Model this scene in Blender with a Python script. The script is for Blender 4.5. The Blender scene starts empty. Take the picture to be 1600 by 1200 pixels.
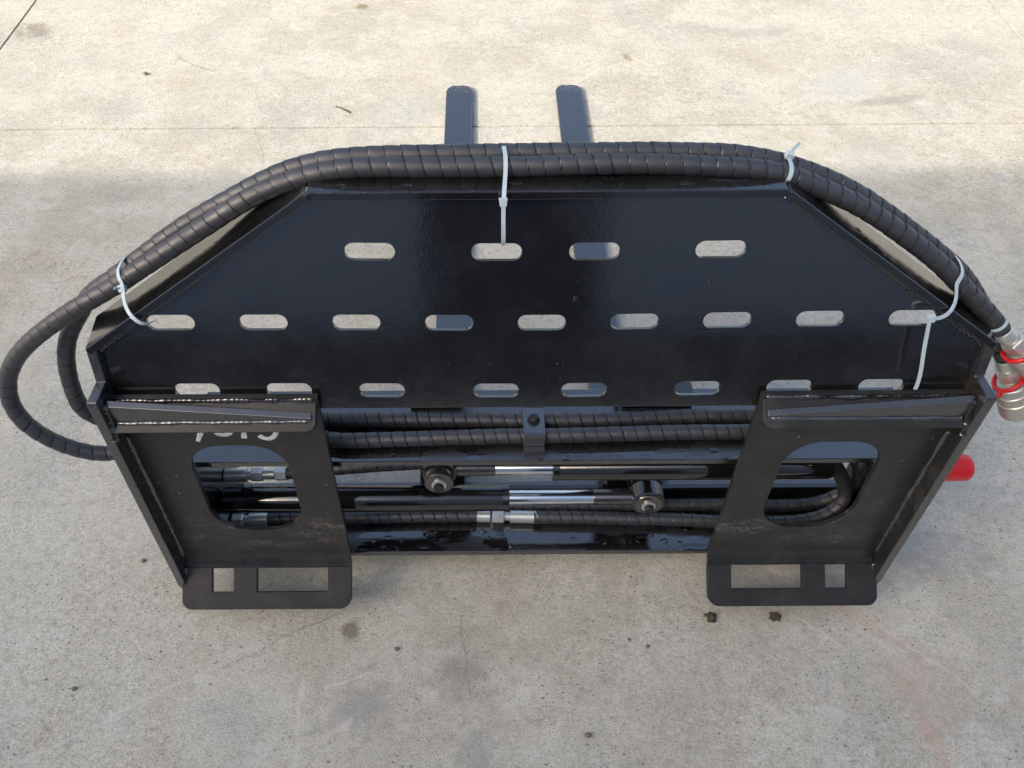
import bpy, bmesh, math, random
import numpy as np
from mathutils import Vector, Matrix, Euler, noise as mnoise
random.seed(7)
rad = math.radians
scene = bpy.context.scene
C = scene.collection

# ---------------------------------------------------------------- camera, light, exposure
CAM_H = 1.275                       # eye height above the concrete
cam_d = bpy.data.cameras.new('camera')
cam = bpy.data.objects.new('camera', cam_d); C.objects.link(cam)
cam.matrix_world = (Matrix.Translation((-0.074, 0, CAM_H)) @ Matrix.Rotation(rad(38), 4, 'X')
                    @ Matrix.Rotation(-0.0065, 4, 'Z'))
cam_d.sensor_width = 36; cam_d.lens = 27.0; cam_d.shift_x = 45 / 1600
cam_d.clip_start = 0.02; cam_d.clip_end = 2000
scene.camera = cam

SUN_AZ = 47.0                       # behind the viewer, from the left
SUN_EL = math.degrees(math.atan(math.tan(rad(41)) * math.cos(rad(SUN_AZ))))
world = bpy.data.worlds.new('World'); scene.world = world; world.use_nodes = True
wn = world.node_tree; wn.nodes.clear()
sky = wn.nodes.new('ShaderNodeTexSky'); sky.sky_type = 'NISHITA'; sky.sun_disc = False
sky.sun_elevation = rad(SUN_EL); sky.sun_rotation = rad(180 + SUN_AZ)
sky.air_density = 1.0; sky.dust_density = 7.0; sky.ozone_density = 1.0
bg = wn.nodes.new('ShaderNodeBackground'); bg.inputs['Strength'].default_value = 0.15
wo = wn.nodes.new('ShaderNodeOutputWorld')
wn.links.new(sky.outputs[0], bg.inputs[0]); wn.links.new(bg.outputs[0], wo.inputs[0])
sd = bpy.data.lights.new('sun', 'SUN'); sd.energy = 2.0; sd.angle = rad(0.45); sd.color = (1.0, 0.93, 0.82)
sun = bpy.data.objects.new('sun', sd); C.objects.link(sun)
sun.rotation_euler = Euler((rad(90 - SUN_EL), 0, rad(-SUN_AZ)), 'XYZ'); sun.location = (0, -8, 12)
scene.view_settings.view_transform = 'Standard'; scene.view_settings.look = 'None'
scene.view_settings.exposure = 1.15; scene.view_settings.gamma = 1.0
scene.view_settings.use_curve_mapping = False
scene.render.resolution_x = 1024; scene.render.resolution_y = 768
scene.render.engine = 'CYCLES'
cy = scene.cycles; cy.max_bounces = 6; cy.diffuse_bounces = 2; cy.glossy_bounces = 4; cy.transmission_bounces = 4; cy.caustics_reflective = False; cy.caustics_refractive = False

# ---------------------------------------------------------------- node helpers and materials
class NT:
    def __init__(s, name):
        s.m = bpy.data.materials.new(name); s.m.use_nodes = True
        s.t = s.m.node_tree; s.t.nodes.clear()
        s.out = s.n('ShaderNodeOutputMaterial'); s.b = s.n('ShaderNodeBsdfPrincipled')
        s.l(s.b.outputs[0], s.out.inputs[0])
        s.tc = s.n('ShaderNodeTexCoord').outputs['Object']
    def n(s, k, **kw):
        x = s.t.nodes.new(k)
        for a, v in kw.items(): setattr(x, a, v)
        return x
    def l(s, a, b): s.t.links.new(a, b)
    def put(s, sock, v):
        if hasattr(v, 'is_output') or isinstance(v, bpy.types.NodeSocket): s.l(v, sock)
        else: sock.default_value = v
    def set(s, **kw):
        for k, v in kw.items(): s.put(s.b.inputs[k.replace('_', ' ')], v)
    def noise(s, scale, detail=4, rough=.55, vec=None, dist=0, col=False):
        x = s.n('ShaderNodeTexNoise'); s.l(vec or s.tc, x.inputs['Vector'])
        x.inputs['Scale'].default_value = scale; x.inputs['Detail'].default_value = detail
        x.inputs['Roughness'].default_value = rough; x.inputs['Distortion'].default_value = dist
        return x.outputs['Color' if col else 'Fac']
    def vor(s, scale, vec=None, feat='F1', rnd=1):
        x = s.n('ShaderNodeTexVoronoi', feature=feat); s.l(vec or s.tc, x.inputs['Vector'])
        x.inputs['Scale'].default_value = scale; x.inputs['Randomness'].default_value = rnd
        return x.outputs['Distance']
    def mapv(s, loc=(0, 0, 0), rot=(0, 0, 0), sc=(1, 1, 1), vec=None):
        x = s.n('ShaderNodeMapping'); s.l(vec or s.tc, x.inputs['Vector'])
        x.inputs['Location'].default_value = loc; x.inputs['Rotation'].default_value = rot
        x.inputs['Scale'].default_value = sc
        return x.outputs[0]
    def ramp(s, v, a, b, lo=0., hi=1., smooth=True):
        x = s.n('ShaderNodeMapRange'); x.interpolation_type = 'SMOOTHSTEP' if smooth else 'LINEAR'
        s.l(v, x.inputs[0]); x.inputs[1].default_value = a; x.inputs[2].default_value = b
        x.inputs[3].default_value = lo; x.inputs[4].default_value = hi
        return x.outputs[0]
    def math(s, op, a, b=None):
        x = s.n('ShaderNodeMath', operation=op); s.put(x.inputs[0], a)
        if b is not None: s.put(x.inputs[1], b)
        return x.outputs[0]
    def mix(s, f, a, b, mode='MIX'):
        x = s.n('ShaderNodeMix', data_type='RGBA', blend_type=mode)
        s.put(x.inputs[0], f); s.put(x.inputs[6], a); s.put(x.inputs[7], b)
        return x.outputs[2]
    def bump(s, h, strength=.3, dist=.001, normal=None):
        x = s.n('ShaderNodeBump'); x.inputs['Strength'].default_value = strength
        x.inputs['Distance'].default_value = dist; s.l(h, x.inputs['Height'])
        if normal: s.l(normal, x.inputs['Normal'])
        return x.outputs[0]
def rgb(r, g=None, b=None): return (r, r, r, 1) if g is None else (r, g, b, 1)

MAT = {}
def mk_concrete():
    t = NT('concrete')
    big = t.noise(.9, 3, .6); mid = t.noise(5, 4, .7); fine = t.noise(48, 3, .75); grain = t.noise(330, 2, .75)
    c = t.mix(t.ramp(big, .38, .62), rgb(.470, .452, .375), rgb(.540, .522, .440))
    c = t.mix(t.ramp(mid, .42, .58, 0, .85), c, rgb(.575, .560, .485))
    cool = t.ramp(t.noise(2.6, 4, .68, t.mapv((3.1, 1.7, 0))), .50, .66, 0, .50)
    c = t.mix(cool, c, rgb(.41, .415, .385))
    warm = t.ramp(t.noise(3.1, 4, .68, t.mapv((9.1, 4.7, 0))), .54, .68, 0, .50)
    c = t.mix(warm, c, rgb(.47, .410, .310))
    sm = t.noise(11, 4, .75, t.mapv((1, 7, 0), (0, 0, .3), (1, 2.4, 1)))
    c = t.mix(t.ramp(sm, .59, .72, 0, .45), c, rgb(.27, .258, .225))
    c = t.mix(t.ramp(fine, .46, .68, 0, .30), c, rgb(.235, .215, .185))
    c = t.mix(t.ramp(grain, .46, .70, 0, .62), c, rgb(.20, .185, .16))
    c = t.mix(t.ramp(grain, .30, .42, .35, 0), c, rgb(.62, .60, .54))
    sand = t.noise(115, 3, .8, t.mapv((6, 2, 0)))
    c = t.mix(t.ramp(t.noise(1.7, 3, .6, t.mapv((4, 8, 0))), .36, .62, .30, .95), c, t.mix(1.0, c, t.mix(t.ramp(sand, .34, .66, smooth=False), rgb(.78, .77, .75), rgb(1.15, 1.15, 1.15)), 'MULTIPLY'))
    scuff = t.noise(13, 3, .8, t.mapv((8, 3, 0), (0, 0, .5), (1, 1.5, 1)))
    c = t.mix(t.ramp(scuff, .54, .68, 0, .42), c, rgb(.60, .59, .545))
    # pores and pits
    wv = t.n('ShaderNodeMix', data_type='VECTOR'); wv.inputs[0].default_value = .03
    t.l(t.tc, wv.inputs[4]); t.l(t.noise(18, 2, .5, col=True), wv.inputs[5])
    pv = t.mapv(sc=(1, 1.6, 1), vec=wv.outputs[1])
    pores = t.math('MULTIPLY', t.ramp(t.vor(70, pv), .10, .19, 1, 0), t.ramp(t.noise(7, 3, .6, t.mapv((2, 0, 0))), .42, .58))
    pores2 = t.math('MULTIPLY', t.ramp(t.vor(27, t.mapv((.3, .4, 0), sc=(1, 1.9, 1), vec=wv.outputs[1])), .05, .10, 1, 0), t.ramp(t.noise(4, 3, .6), .50, .60))
    c = t.mix(t.math('MULTIPLY', pores, .80), c, rgb(.12, .108, .09))
    c = t.mix(t.math('MULTIPLY', pores2, .90), c, rgb(.10, .088, .07))
    wob = t.noise(9, 3, .7); wob2 = t.noise(40, 3, .7)
    def stain(x, y, sx, sy, rot, col, amt, cut=0.0, sharp=.6):
        nonlocal c
        v = t.mapv((0, 0, 0), (0, 0, 0), (1, 1, 0))
        sub = t.n('ShaderNodeVectorMath', operation='SUBTRACT'); t.l(v, sub.inputs[0]); sub.inputs[1].default_value = (x, y, 0)
        m = t.mapv((0, 0, 0), (0, 0, -rot), (1, 1, 1), sub.outputs[0])
        m2 = t.n('ShaderNodeVectorMath', operation='MULTIPLY'); t.l(m, m2.inputs[0]); m2.inputs[1].default_value = (1 / sx, 1 / sy, 0)
        ln = t.n('ShaderNodeVectorMath', operation='LENGTH'); t.l(m2.outputs[0], ln.inputs[0])
        d = t.math('ADD', ln.outputs['Value'], t.math('MULTIPLY', t.math('SUBTRACT', t.math('ADD', wob, t.math('MULTIPLY', wob2, .6)), .8), 2.2))
        f = t.ramp(d, 1 - sharp, 1.0, amt, 0)
        c = t.mix(f, c, col)
    pink = rgb(.47, .325, .25)
    stain(.575, .475, .085, .014, -.72, pink, .42)
    stain(.63, .36, .075, .10, .1, rgb(.43, .33, .265), .40, sharp=.9)
    stain(.62, .27, .014, .06, .15, pink, .40)
    stain(-1.53, 2.48, .12, .06, -.5, rgb(.17, .14, .105), .60, sharp=.8)
    stain(-.485, 2.64, .035, .03, .4, rgb(.20, .155, .08), .75)
    stain(.385, 2.30, .022, .045, .3, rgb(.27, .20, .10), .70)
    stain(.80, 2.45, .30, .06, -.15, rgb(.30, .295, .27), .45, sharp=.9)
    stain(1.05, 2.15, .22, .10, .5, rgb(.42, .43, .43), .55, sharp=.9)
    stain(1.15, 2.05, .16, .025, .2, rgb(.26, .25, .22), .5, sharp=.8)
    stain(.72, .60, .13, .07, .1, rgb(.25, .255, .26), .5, sharp=.9)
    stain(-.30, .47, .018, .02, .3, rgb(.13, .10, .065), .7)
    stain(-.27, .35, .10, .05, .4, rgb(.27, .268, .262), .5, sharp=.9)
    stain(-.12, .40, .07, .06, .4, rgb(.25, .24, .22), .55, sharp=.9)
    stain(-.09, .28, .06, .05, .4, rgb(.27, .265, .26), .5, sharp=.9)
    # old scuff lines with their own shape
    def line(x0, y0, x1, y1, w, col, amt):
        nonlocal c
        L = math.hypot(x1 - x0, y1 - y0); a = math.atan2(y1 - y0, x1 - x0)
        sub = t.n('ShaderNodeVectorMath', operation='SUBTRACT'); t.l(t.tc, sub.inputs[0]); sub.inputs[1].default_value = ((x0 + x1) / 2, (y0 + y1) / 2, 0)
        m = t.mapv((0, 0, 0), (0, 0, -a), (1, 1, 1), sub.outputs[0])
        sp = t.n('ShaderNodeSeparateXYZ'); t.l(m, sp.inputs[0])
        wv_ = t.math('MULTIPLY', t.math('SUBTRACT', wob, .5), .035)
        dy = t.math('ABSOLUTE', t.math('ADD', sp.outputs[1], wv_)); dx = t.math('ABSOLUTE', sp.outputs[0])
        f = t.math('MULTIPLY', t.ramp(dy, w * .2, w * .85, 1, 0), t.ramp(dx, L * .42, L * .5, 1, 0))
        f = t.math('MULTIPLY', f, t.ramp(t.math('ADD', t.math('MULTIPLY', wob2, .5), t.math('MULTIPLY', grain, .5)), .40, .50, .05, 1))
        c = t.mix(t.math('MULTIPLY', f, amt), c, col)
    pale = rgb(.60, .58, .53); drk = rgb(.20, .185, .16)
    line(-.80, .26, -.50, .42, .006, pale, .5); line(-.52, .405, -.31, .505, .004, drk, .5)
    line(-.36, .24, -.372, .40, .007, pale, .55); line(-.335, .372, -.25, .405, .004, pale, .7)
    line(-.10, .36, -.115, .50, .0035, drk, .45); line(-.33, .30, -.28, .33, .01, pale, .5)
    line(.44, .50, .53, .43, .003, pale, .5); line(.62, .44, .72, .36, .004, pale, .5)
    line(.12, 2.05, .30, 2.25, .006, pale, .6); line(-1.04, 2.316, -.905, 2.228, .006, drk, .6)
    line(-.72, 1.93, -.66, 1.74, .004, drk, .4); line(.70, .74, .72, .70, .006, pale, .6)
    line(.84, 1.95, .62, 1.97, .005, pale, .4); line(.71, .22, .78, .24, .006, pale, .6)
    h = t.noise(150, 3, .75)
    t.set(Base_Color=c, Roughness=t.ramp(mid, .3, .7, .78, .92), Specular_IOR_Level=.3, Normal=t.bump(h, .7, .003))
    MAT['concrete'] = t.m
    t = NT('joint_dirt'); t.set(Base_Color=t.mix(t.noise(60, 4), rgb(.07, .058, .043), rgb(.17, .15, .12)), Roughness=.95, Normal=t.bump(t.noise(200), .6, .002)); MAT['joint'] = t.m

def mk_black(name, base, r0, r1, spec, dust=0., mud=0., peel=.10, ior=1.5, wet=False, wear=False):
    t = NT(name)
    n1 = t.noise(14, 5, .6); n2 = t.noise(90, 4, .65)
    c = t.mix(t.ramp(n1, .3, .7), rgb(base), rgb(base * 1.25, base * 1.22, base * 1.2))
    rough = t.ramp(t.math('ADD', t.math('MULTIPLY', n1, .7), t.math('MULTIPLY', n2, .3)), .36, .66, r0, r1)
    if dust:
        dm = t.math('MULTIPLY', t.ramp(t.noise(22, 6, .72, t.mapv((3, 1, 5))), .46, .75), dust)
        c = t.mix(dm, c, rgb(.13, .13, .128)); rough = t.math('ADD', rough, t.math('MULTIPLY', dm, .5))
        sc = t.ramp(t.noise(9, 3, .6, t.mapv((1, 2, 3), (.3, .5, .8), (30, 1.5, 1.5)), .3), .69, .76, 0, .35 * min(1, dust * 3))
        c = t.mix(sc, c, rgb(.20, .19, .175))
        spk = t.math('MULTIPLY', t.ramp(t.vor(110), .07, .14, 1, 0), t.ramp(t.noise(16), .5, .62))
        c = t.mix(t.math('MULTIPLY', spk, .7), c, rgb(.012))
    if mud:
        sp = t.n('ShaderNodeSeparateXYZ'); t.l(t.tc, sp.inputs[0])
        zone = t.math('MULTIPLY', t.ramp(sp.outputs[2], .07, .11, 0, 1), t.ramp(sp.outputs[2], .14, .18, 1, 0))
        mm = t.math('MULTIPLY', t.math('MULTIPLY', t.ramp(t.noise(26, 5, .75, t.mapv((5, 5, 5), sc=(.5, 1, 1.6))), .48, .66), t.ramp(t.noise(190, 3, .7), .40, .58)), zone)
        c = t.mix(t.math('MULTIPLY', mm, mud), c, rgb(.30, .28, .245)); rough = t.math('ADD', rough, t.math('MULTIPLY', mm, .5))
    if wet:
        wn_ = t.noise(13, 4, .6, t.mapv((2, 9, 4), sc=(.55, 1.3, 1)))
        rough = t.math('ADD', t.ramp(wn_, .50, .53, .02, .30), t.math('MULTIPLY', n2, .08))
    if wear:
        sp2 = t.n('ShaderNodeSeparateXYZ'); t.l(t.tc, sp2.inputs[0])
        tipm = t.math('MULTIPLY', t.ramp(sp2.outputs[1], 1.265, 1.315), t.ramp(t.noise(60, 4, .7, t.mapv((0, 0, 0), (0, 0, .9), (1, 5, 1))), .50, .60))
        c = t.mix(t.math('MULTIPLY', tipm, .55), c, rgb(.22, .19, .15)); rough = t.math('ADD', rough, t.math('MULTIPLY', tipm, .3))
    h = t.math('ADD', t.noise(260, 2, .5), t.math('MULTIPLY', t.noise(45, 3, .5), 2.0))
    t.set(Base_Color=c, Roughness=rough, Specular_IOR_Level=spec, IOR=ior, Normal=t.bump(h, peel, .0008))
    MAT[name] = t.m

def mk_simple(name, col, rough, metal=0., spec=.5, bumpsc=None, bs=.2, var=.0, **kw):
    t = NT(name)
    n = t.noise(35, 5, .65)
    c = t.mix(t.ramp(n, .35, .7), rgb(*col), rgb(*[v * (1 - var) for v in col])) if var else rgb(*col)
    t.set(Base_Color=c, Roughness=t.ramp(n, .3, .7, rough * .8, rough * 1.25), Metallic=metal, Specular_IOR_Level=spec)
    if bumpsc: t.set(Normal=t.bump(t.noise(bumpsc, 4, .6), bs, .001))
    for k, v in kw.items(): t.put(t.b.inputs[k.replace('_', ' ')], v)
    MAT[name] = t.m

mk_concrete()
mk_black('gloss_black', .0070, .05, .16, .80, dust=.05, ior=1.65)
mk_black('guard_black', .0085, .09, .17, .95, dust=.04, peel=.06, ior=1.85)
mk_black('satin_black', .015, .26, .42, .60, dust=.20, mud=.50)
mk_black('rail_black', .0070, .03, .14, .95, dust=.07, ior=1.85, wet=True)
mk_black('fork_black', .012, .14, .22, 1.0, dust=.05, ior=1.9, wear=True)
mk_black('lip_black', .020, .38, .48, .35, dust=.16)
mk_black('edge_black', .018, .16, .30, .95, dust=.20, ior=1.75)
t = NT('sleeve_rubber')
n1 = t.noise(70, 4, .6); n2 = t.noise(9, 3)
t.set(Base_Color=t.mix(t.ramp(n2, .35, .7), rgb(.020, .022, .029), rgb(.029, .031, .038)), Roughness=t.ramp(n1, .3, .7, .44, .60), Specular_IOR_Level=.95, IOR=1.55, Normal=t.bump(n1, .10, .0006)); MAT['sleeve'] = t.m
mk_simple('hose_core', (.010, .010, .010), .6)
mk_simple('chrome', (.80, .82, .84), .15, 1.0)
mk_simple('zinc', (.78, .80, .74), .38, .75, bumpsc=120, bs=.12, var=.18)
mk_simple('coupler_metal', (.70, .685, .64), .46, .75, bumpsc=160, bs=.12, var=.2)
mk_simple('red_plastic', (.75, .012, .018), .34, spec=.5, var=.12)
mk_simple('nylon', (.50, .60, .66), .38, var=.06, Subsurface_Weight=.25, Subsurface_Radius=(.01, .01, .012))
mk_simple('marker', (.72, .74, .74), .7, bumpsc=300, bs=.4, var=.25)
mk_simple('dark_bolt', (.05, .05, .055), .35, .6, var=.3)
mk_simple('stone', (.20, .18, .15), .85, bumpsc=90, bs=.5, var=.4)
mk_simple('mud', (.075, .058, .030), .7, bumpsc=120, bs=.6, var=.5)
mk_simple('bark', (.12, .085, .05), .85, bumpsc=150, bs=.6, var=.4)
mk_simple('render_wall', (.50, .55, .64), .9, bumpsc=20, bs=.3, var=.15)
mk_simple('panel_navy', (.014, .022, .075), .5)
mk_simple('asphalt', (.045, .045, .048), .9, bumpsc=120, bs=.5, var=.35)
t = NT('water'); t.set(Base_Color=rgb(1), Roughness=.0, IOR=1.33, Transmission_Weight=1.0); MAT['water'] = t.m

# ---------------------------------------------------------------- geometry helpers
TILT = rad(-8.5)                      # the frame leans forward on its forks
CT, ST = math.cos(TILT), math.sin(TILT)
def T(p):                             # frame coordinates -> place
    x, y, z = p
    return Vector((x, y * CT - z * ST, CAM_H + y * ST + z * CT))
def TW(p): return Vector(p)
ident = lambda p: Vector(p)

class MB:
    """collects shapes of ONE piece"""
    def __init__(s): s.v = []; s.f = []; s.mi = None
    def add(s, verts, faces):
        o = len(s.v); s.v += [Vector(v) for v in verts]; s.f += [tuple(i + o for i in f) for f in faces]; return s
    def box(s, x0, x1, y0, y1, z0, z1):
        return s.add([(x, y, z) for x in (x0, x1) for y in (y0, y1) for z in (z0, z1)],
                     [(0, 1, 3, 2), (4, 6, 7, 5), (0, 4, 5, 1), (2, 3, 7, 6), (0, 2, 6, 4), (1, 5, 7, 3)])
    def prism(s, poly, axis_pts):     # polygon of 3D points swept by a vector
        n = len(poly); d = Vector(axis_pts); p = [Vector(q) for q in poly]
        return s.add(p + [q + d for q in p], [tuple(range(n))[::-1], tuple(range(n, 2 * n))] + [(i, (i + 1) % n, n + (i + 1) % n, n + i) for i in range(n)])
    def lathe(s, p0, d, prof, seg=28, rot=0.):    # prof: (along, radius) or (along, radius, 6) for hexagons
        d = Vector(d).normalized(); a = d.orthogonal().normalized(); b = d.cross(a); p0 = Vector(p0)
        vs = []; 
        for q in prof:
            for k in range(seg):
                th = rot + 2 * math.pi * k / seg
                vs.append(p0 + d * q[0] + (a * math.cos(th) + b * math.sin(th)) * q[1])
        m = len(prof); fs = []
        for i in range(m - 1):
            for k in range(seg):
                fs.append((i * seg + k, i * seg + (k + 1) % seg, (i + 1) * seg + (k + 1) % seg, (i + 1) * seg + k))
        fs.append(tuple(range(seg))[::-1]); fs.append(tuple((m - 1) * seg + k for k in range(seg)))
        return s.add(vs, fs)
    def hexa(s, p0, d, L, r, rot=0.):
        c = r * .12
        return s.lathe(p0, d, [(0, r * .9), (c, r), (L - c, r), (L, r * .9)], 6, rot)

def mesh_obj(name, mb, mat, parent=None, base=None, tf=T, smooth=True, bevel=0., auto=35, label=None):
    """base: place coordinates of the thing's origin"""
    base = Vector(base)
    me = bpy.data.meshes.new(name)
    me.from_pydata([tf(v) - base for v in mb.v], [], mb.f); me.update()
    bm = bmesh.new(); bm.from_mesh(me)
    bmesh.ops.recalc_face_normals(bm, faces=bm.faces)
    if bevel:
        es = [e for e in bm.edges if len(e.link_faces) == 2 and e.calc_face_angle(0) > rad(25)]
        bmesh.ops.bevel(bm, geom=es, offset=bevel, segments=2, affect='EDGES', profile=.5, clamp_overlap=True)
    bm.to_mesh(me); bm.free()
    if smooth:
        if bevel and auto == 35: auto = 15
        me.polygons.foreach_set('use_smooth', [True] * len(me.polygons))
        me.set_sharp_from_angle(angle=rad(auto))
    me.materials.append(MAT[mat])
    if mb.mi is not None:
        me.materials.append(MAT['hose_core']); me.polygons.foreach_set('material_index', mb.mi)
    o = bpy.data.objects.new(name, me); C.objects.link(o)
    if parent: o.parent = parent
    else: o.location = base
    if label: o['label'] = label
    return o
def thing(name, base, label, cat, group=None):
    o = bpy.data.objects.new(name, None); C.objects.link(o); o.location = base; o.empty_display_size = .05
    o['label'] = label; o['category'] = cat
    if group: o['group'] = group
    return o
def tag(o, label, cat, group=None):
    o['label'] = label; o['category'] = cat
    if group: o['group'] = group
    return o

def rrect(x0, x1, y0, y1, r, n=10):
    rs = r if isinstance(r, (tuple, list)) else (r,) * 4      # bl, br, tr, tl
    out = []
    for (cx, cy, a0, k) in ((x0, y0, 180, 0), (x1, y0, 270, 1), (x1, y1, 0, 2), (x0, y1, 90, 3)):
        q = rs[k]
        if q <= 0: out.append((cx, cy)); continue
        ox = cx + q if k in (0, 3) else cx - q; oy = cy + q if k in (0, 1) else cy - q
        for i in range(n + 1):
            a = rad(a0 + 90 * i / n); out.append((ox + q * math.cos(a), oy + q * math.sin(a)))
    return out
def plate(outline, holes, thick, tf2, bev=.0006, cuts=()):
    """flat plate with holes; tf2 maps (u, v, w) with w from 0 (front) to -thick to frame coordinates"""
    cu = bpy.data.curves.new('tmp', 'CURVE'); cu.dimensions = '2D'; cu.fill_mode = 'BOTH'
    cu.extrude = thick / 2 - bev; cu.bevel_depth = bev; cu.bevel_resolution = 1; cu.offset = -bev
    for ring in [outline] + holes:
        sp = cu.splines.new('POLY'); sp.points.add(len(ring) - 1)
        for p, q in zip(sp.points, ring): p.co = (q[0], q[1], 0, 1)
        sp.use_cyclic_u = True
    ob = bpy.data.objects.new('tmp', cu); C.objects.link(ob)
    dg = bpy.context.evaluated_depsgraph_get(); dg.update()
    me = bpy.data.meshes.new_from_object(ob.evaluated_get(dg))
    bm = bmesh.new(); bm.from_mesh(me); bmesh.ops.remove_doubles(bm, verts=bm.verts, dist=1e-6)
    for cv in cuts:
        bmesh.ops.bisect_plane(bm, geom=bm.verts[:] + bm.edges[:] + bm.faces[:], dist=1e-7, plane_co=(0, cv, 0), plane_no=(0, 1, 0))
    bm.verts.index_update()
    mb = MB(); mb.add([tf2(v.co.x, v.co.y, v.co.z - thick / 2) for v in bm.verts], [[v.index for v in f.verts] for f in bm.faces])
    bm.free(); bpy.data.objects.remove(ob); bpy.data.curves.remove(cu); bpy.data.meshes.remove(me)
    return mb

def spline(pts, step):
    P = np.array(pts, float); n = len(P)
    ext = np.vstack([2 * P[0] - P[1], P, 2 * P[-1] - P[-2]])
    out = []
    for i in range(n - 1):
        p0, p1, p2, p3 = ext[i:i + 4]
        m = max(4, int(np.linalg.norm(p2 - p1) / .004))
        a = [0]
        for q0, q1 in ((p0, p1), (p1, p2), (p2, p3)): a.append(a[-1] + max(1e-6, np.linalg.norm(q1 - q0)) ** .5)
        tt = np.linspace(a[1], a[2], m, endpoint=False)[:, None]
        A1 = (a[1] - tt) / (a[1] - a[0]) * p0 + (tt - a[0]) / (a[1] - a[0]) * p1
        A2 = (a[2] - tt) / (a[2] - a[1]) * p1 + (tt - a[1]) / (a[2] - a[1]) * p2
        A3 = (a[3] - tt) / (a[3] - a[2]) * p2 + (tt - a[2]) / (a[3] - a[2]) * p3
        B1 = (a[2] - tt) / (a[2] - a[0]) * A1 + (tt - a[0]) / (a[2] - a[0]) * A2
        B2 = (a[3] - tt) / (a[3] - a[1]) * A2 + (tt - a[1]) / (a[3] - a[1]) * A3
        out.append((a[2] - tt) / (a[2] - a[1]) * B1 + (tt - a[1]) / (a[2] - a[1]) * B2)
    out = np.vstack(out + [P[-1:]])
    for _ in range(12): out[1:-1] = .25 * out[:-2] + .5 * out[1:-1] + .25 * out[2:]
    s = np.concatenate([[0], np.cumsum(np.linalg.norm(np.diff(out, axis=0), axis=1))])
    k = max(2, int(s[-1] / step)); q = np.linspace(0, s[-1], k)
    return np.stack([np.interp(q, s, out[:, j]) for j in range(3)], 1), q
def frames(P):
    t = np.gradient(P, axis=0); t /= np.linalg.norm(t, axis=1)[:, None]
    a = np.cross(t[0], [0, .3, 1.]); a /= np.linalg.norm(a); A = [a]
    for i in range(1, len(P)):
        a = a - t[i] * a.dot(t[i]); a /= np.linalg.norm(a); A.append(a)
    A = np.array(A); return t, A, np.cross(t, A)
def tube(pts, R, seg=20, step=.0007, wrap=.0194, seed=0, groove=.0006, bulge=.0005):
    """hose in a spiral-wrap guard: every turn of the wrap is a real step with a gap between turns"""
    P, s = spline(pts, step); t, A, B = frames(P)
    rr = np.random.RandomState(seed)
    th = np.linspace(0, 2 * math.pi, seg, endpoint=False)
    S = s[:, None]; TH = th[None, :]
    jit = np.interp(s, np.arange(0, s[-1] + .06, .05), np.cumsum(rr.normal(0, .10, len(np.arange(0, s[-1] + .06, .05)))))[:, None]
    if wrap:
        turn = S / wrap + jit - TH / (2 * math.pi); f = turn - np.floor(turn)
        uneven = (np.sin(np.floor(turn) * 12.9898) * 43758.5453) % 1.0
        gw = .010 + .016 * uneven ** 3
        e = np.minimum(f, 1 - f)
        rad_ = R + bulge * np.sqrt(np.sin(np.pi * f)) + .0007 * (f - .5) + .0004 * (uneven - .5)
        gmask = e < gw
        rad_ = rad_ - groove * gmask
    else: rad_ = np.full((len(s), seg), R)
    V = P[:, None, :] + rad_[..., None] * (np.cos(TH)[..., None] * A[:, None, :] + np.sin(TH)[..., None] * B[:, None, :])
    n = len(P); idx = np.arange(n * seg).reshape(n, seg)
    q = np.stack([idx[:-1], np.roll(idx, -1, 1)[:-1], np.roll(idx, -1, 1)[1:], idx[1:]], -1).reshape(-1, 4)
    mb = MB(); mb.v = [Vector(v) for v in V.reshape(-1, 3)]
    mb.f = [tuple(x) for x in q.tolist()] + [tuple(range(seg))[::-1], tuple(((n - 1) * seg + k) for k in range(seg))]
    if wrap:
        g = gmask.reshape(-1)[q].any(1).astype(int); mb.mi = g.tolist() + [1, 1]
    return mb
def bead(p0, p1, r, up=(0, -.5, .85), seed=0, pitch=.0075):
    """weld bead: overlapping ripples of uneven width"""
    rr = np.random.RandomState(seed); p0 = np.array(p0); p1 = np.array(p1); Ln = np.linalg.norm(p1 - p0)
    n = max(8, int(Ln / .0018)); s = np.linspace(0, 1, n)
    w = np.interp(s * Ln, np.arange(0, Ln + .02, .012), rr.uniform(.65, 1.35, len(np.arange(0, Ln + .02, .012))))
    off = np.interp(s * Ln, np.arange(0, Ln + .04, .018), rr.uniform(-.4, .4, len(np.arange(0, Ln + .04, .018))))
    rad_ = r * w * (1 + .13 * np.sin(s * Ln / pitch * 6.283 + 1.5 * np.sin(s * 40)))
    rad_[0] *= .3; rad_[-1] *= .3
    t = (p1 - p0) / Ln; u = np.array(up, float); u -= t * u.dot(t); u /= np.linalg.norm(u); v = np.cross(t, u)
    P = p0 + s[:, None] * (p1 - p0) + off[:, None] * r * .6 * v
    seg = 10; th = np.linspace(0, 6.2832, seg, endpoint=False)
    V = P[:, None, :] + rad_[:, None, None] * (np.cos(th)[None, :, None] * u * .75 + np.sin(th)[None, :, None] * v * 1.15)
    idx = np.arange(n * seg).reshape(n, seg)
    q = np.stack([idx[:-1], np.roll(idx, -1, 1)[:-1], np.roll(idx, -1, 1)[1:], idx[1:]], -1).reshape(-1, 4)
    mb = MB(); mb.v = [Vector(x) for x in V.reshape(-1, 3)]; mb.f = [tuple(x) for x in q.tolist()] + [tuple(range(seg))[::-1], tuple(((n - 1) * seg + k) for k in range(seg))]
    return mb

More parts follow.
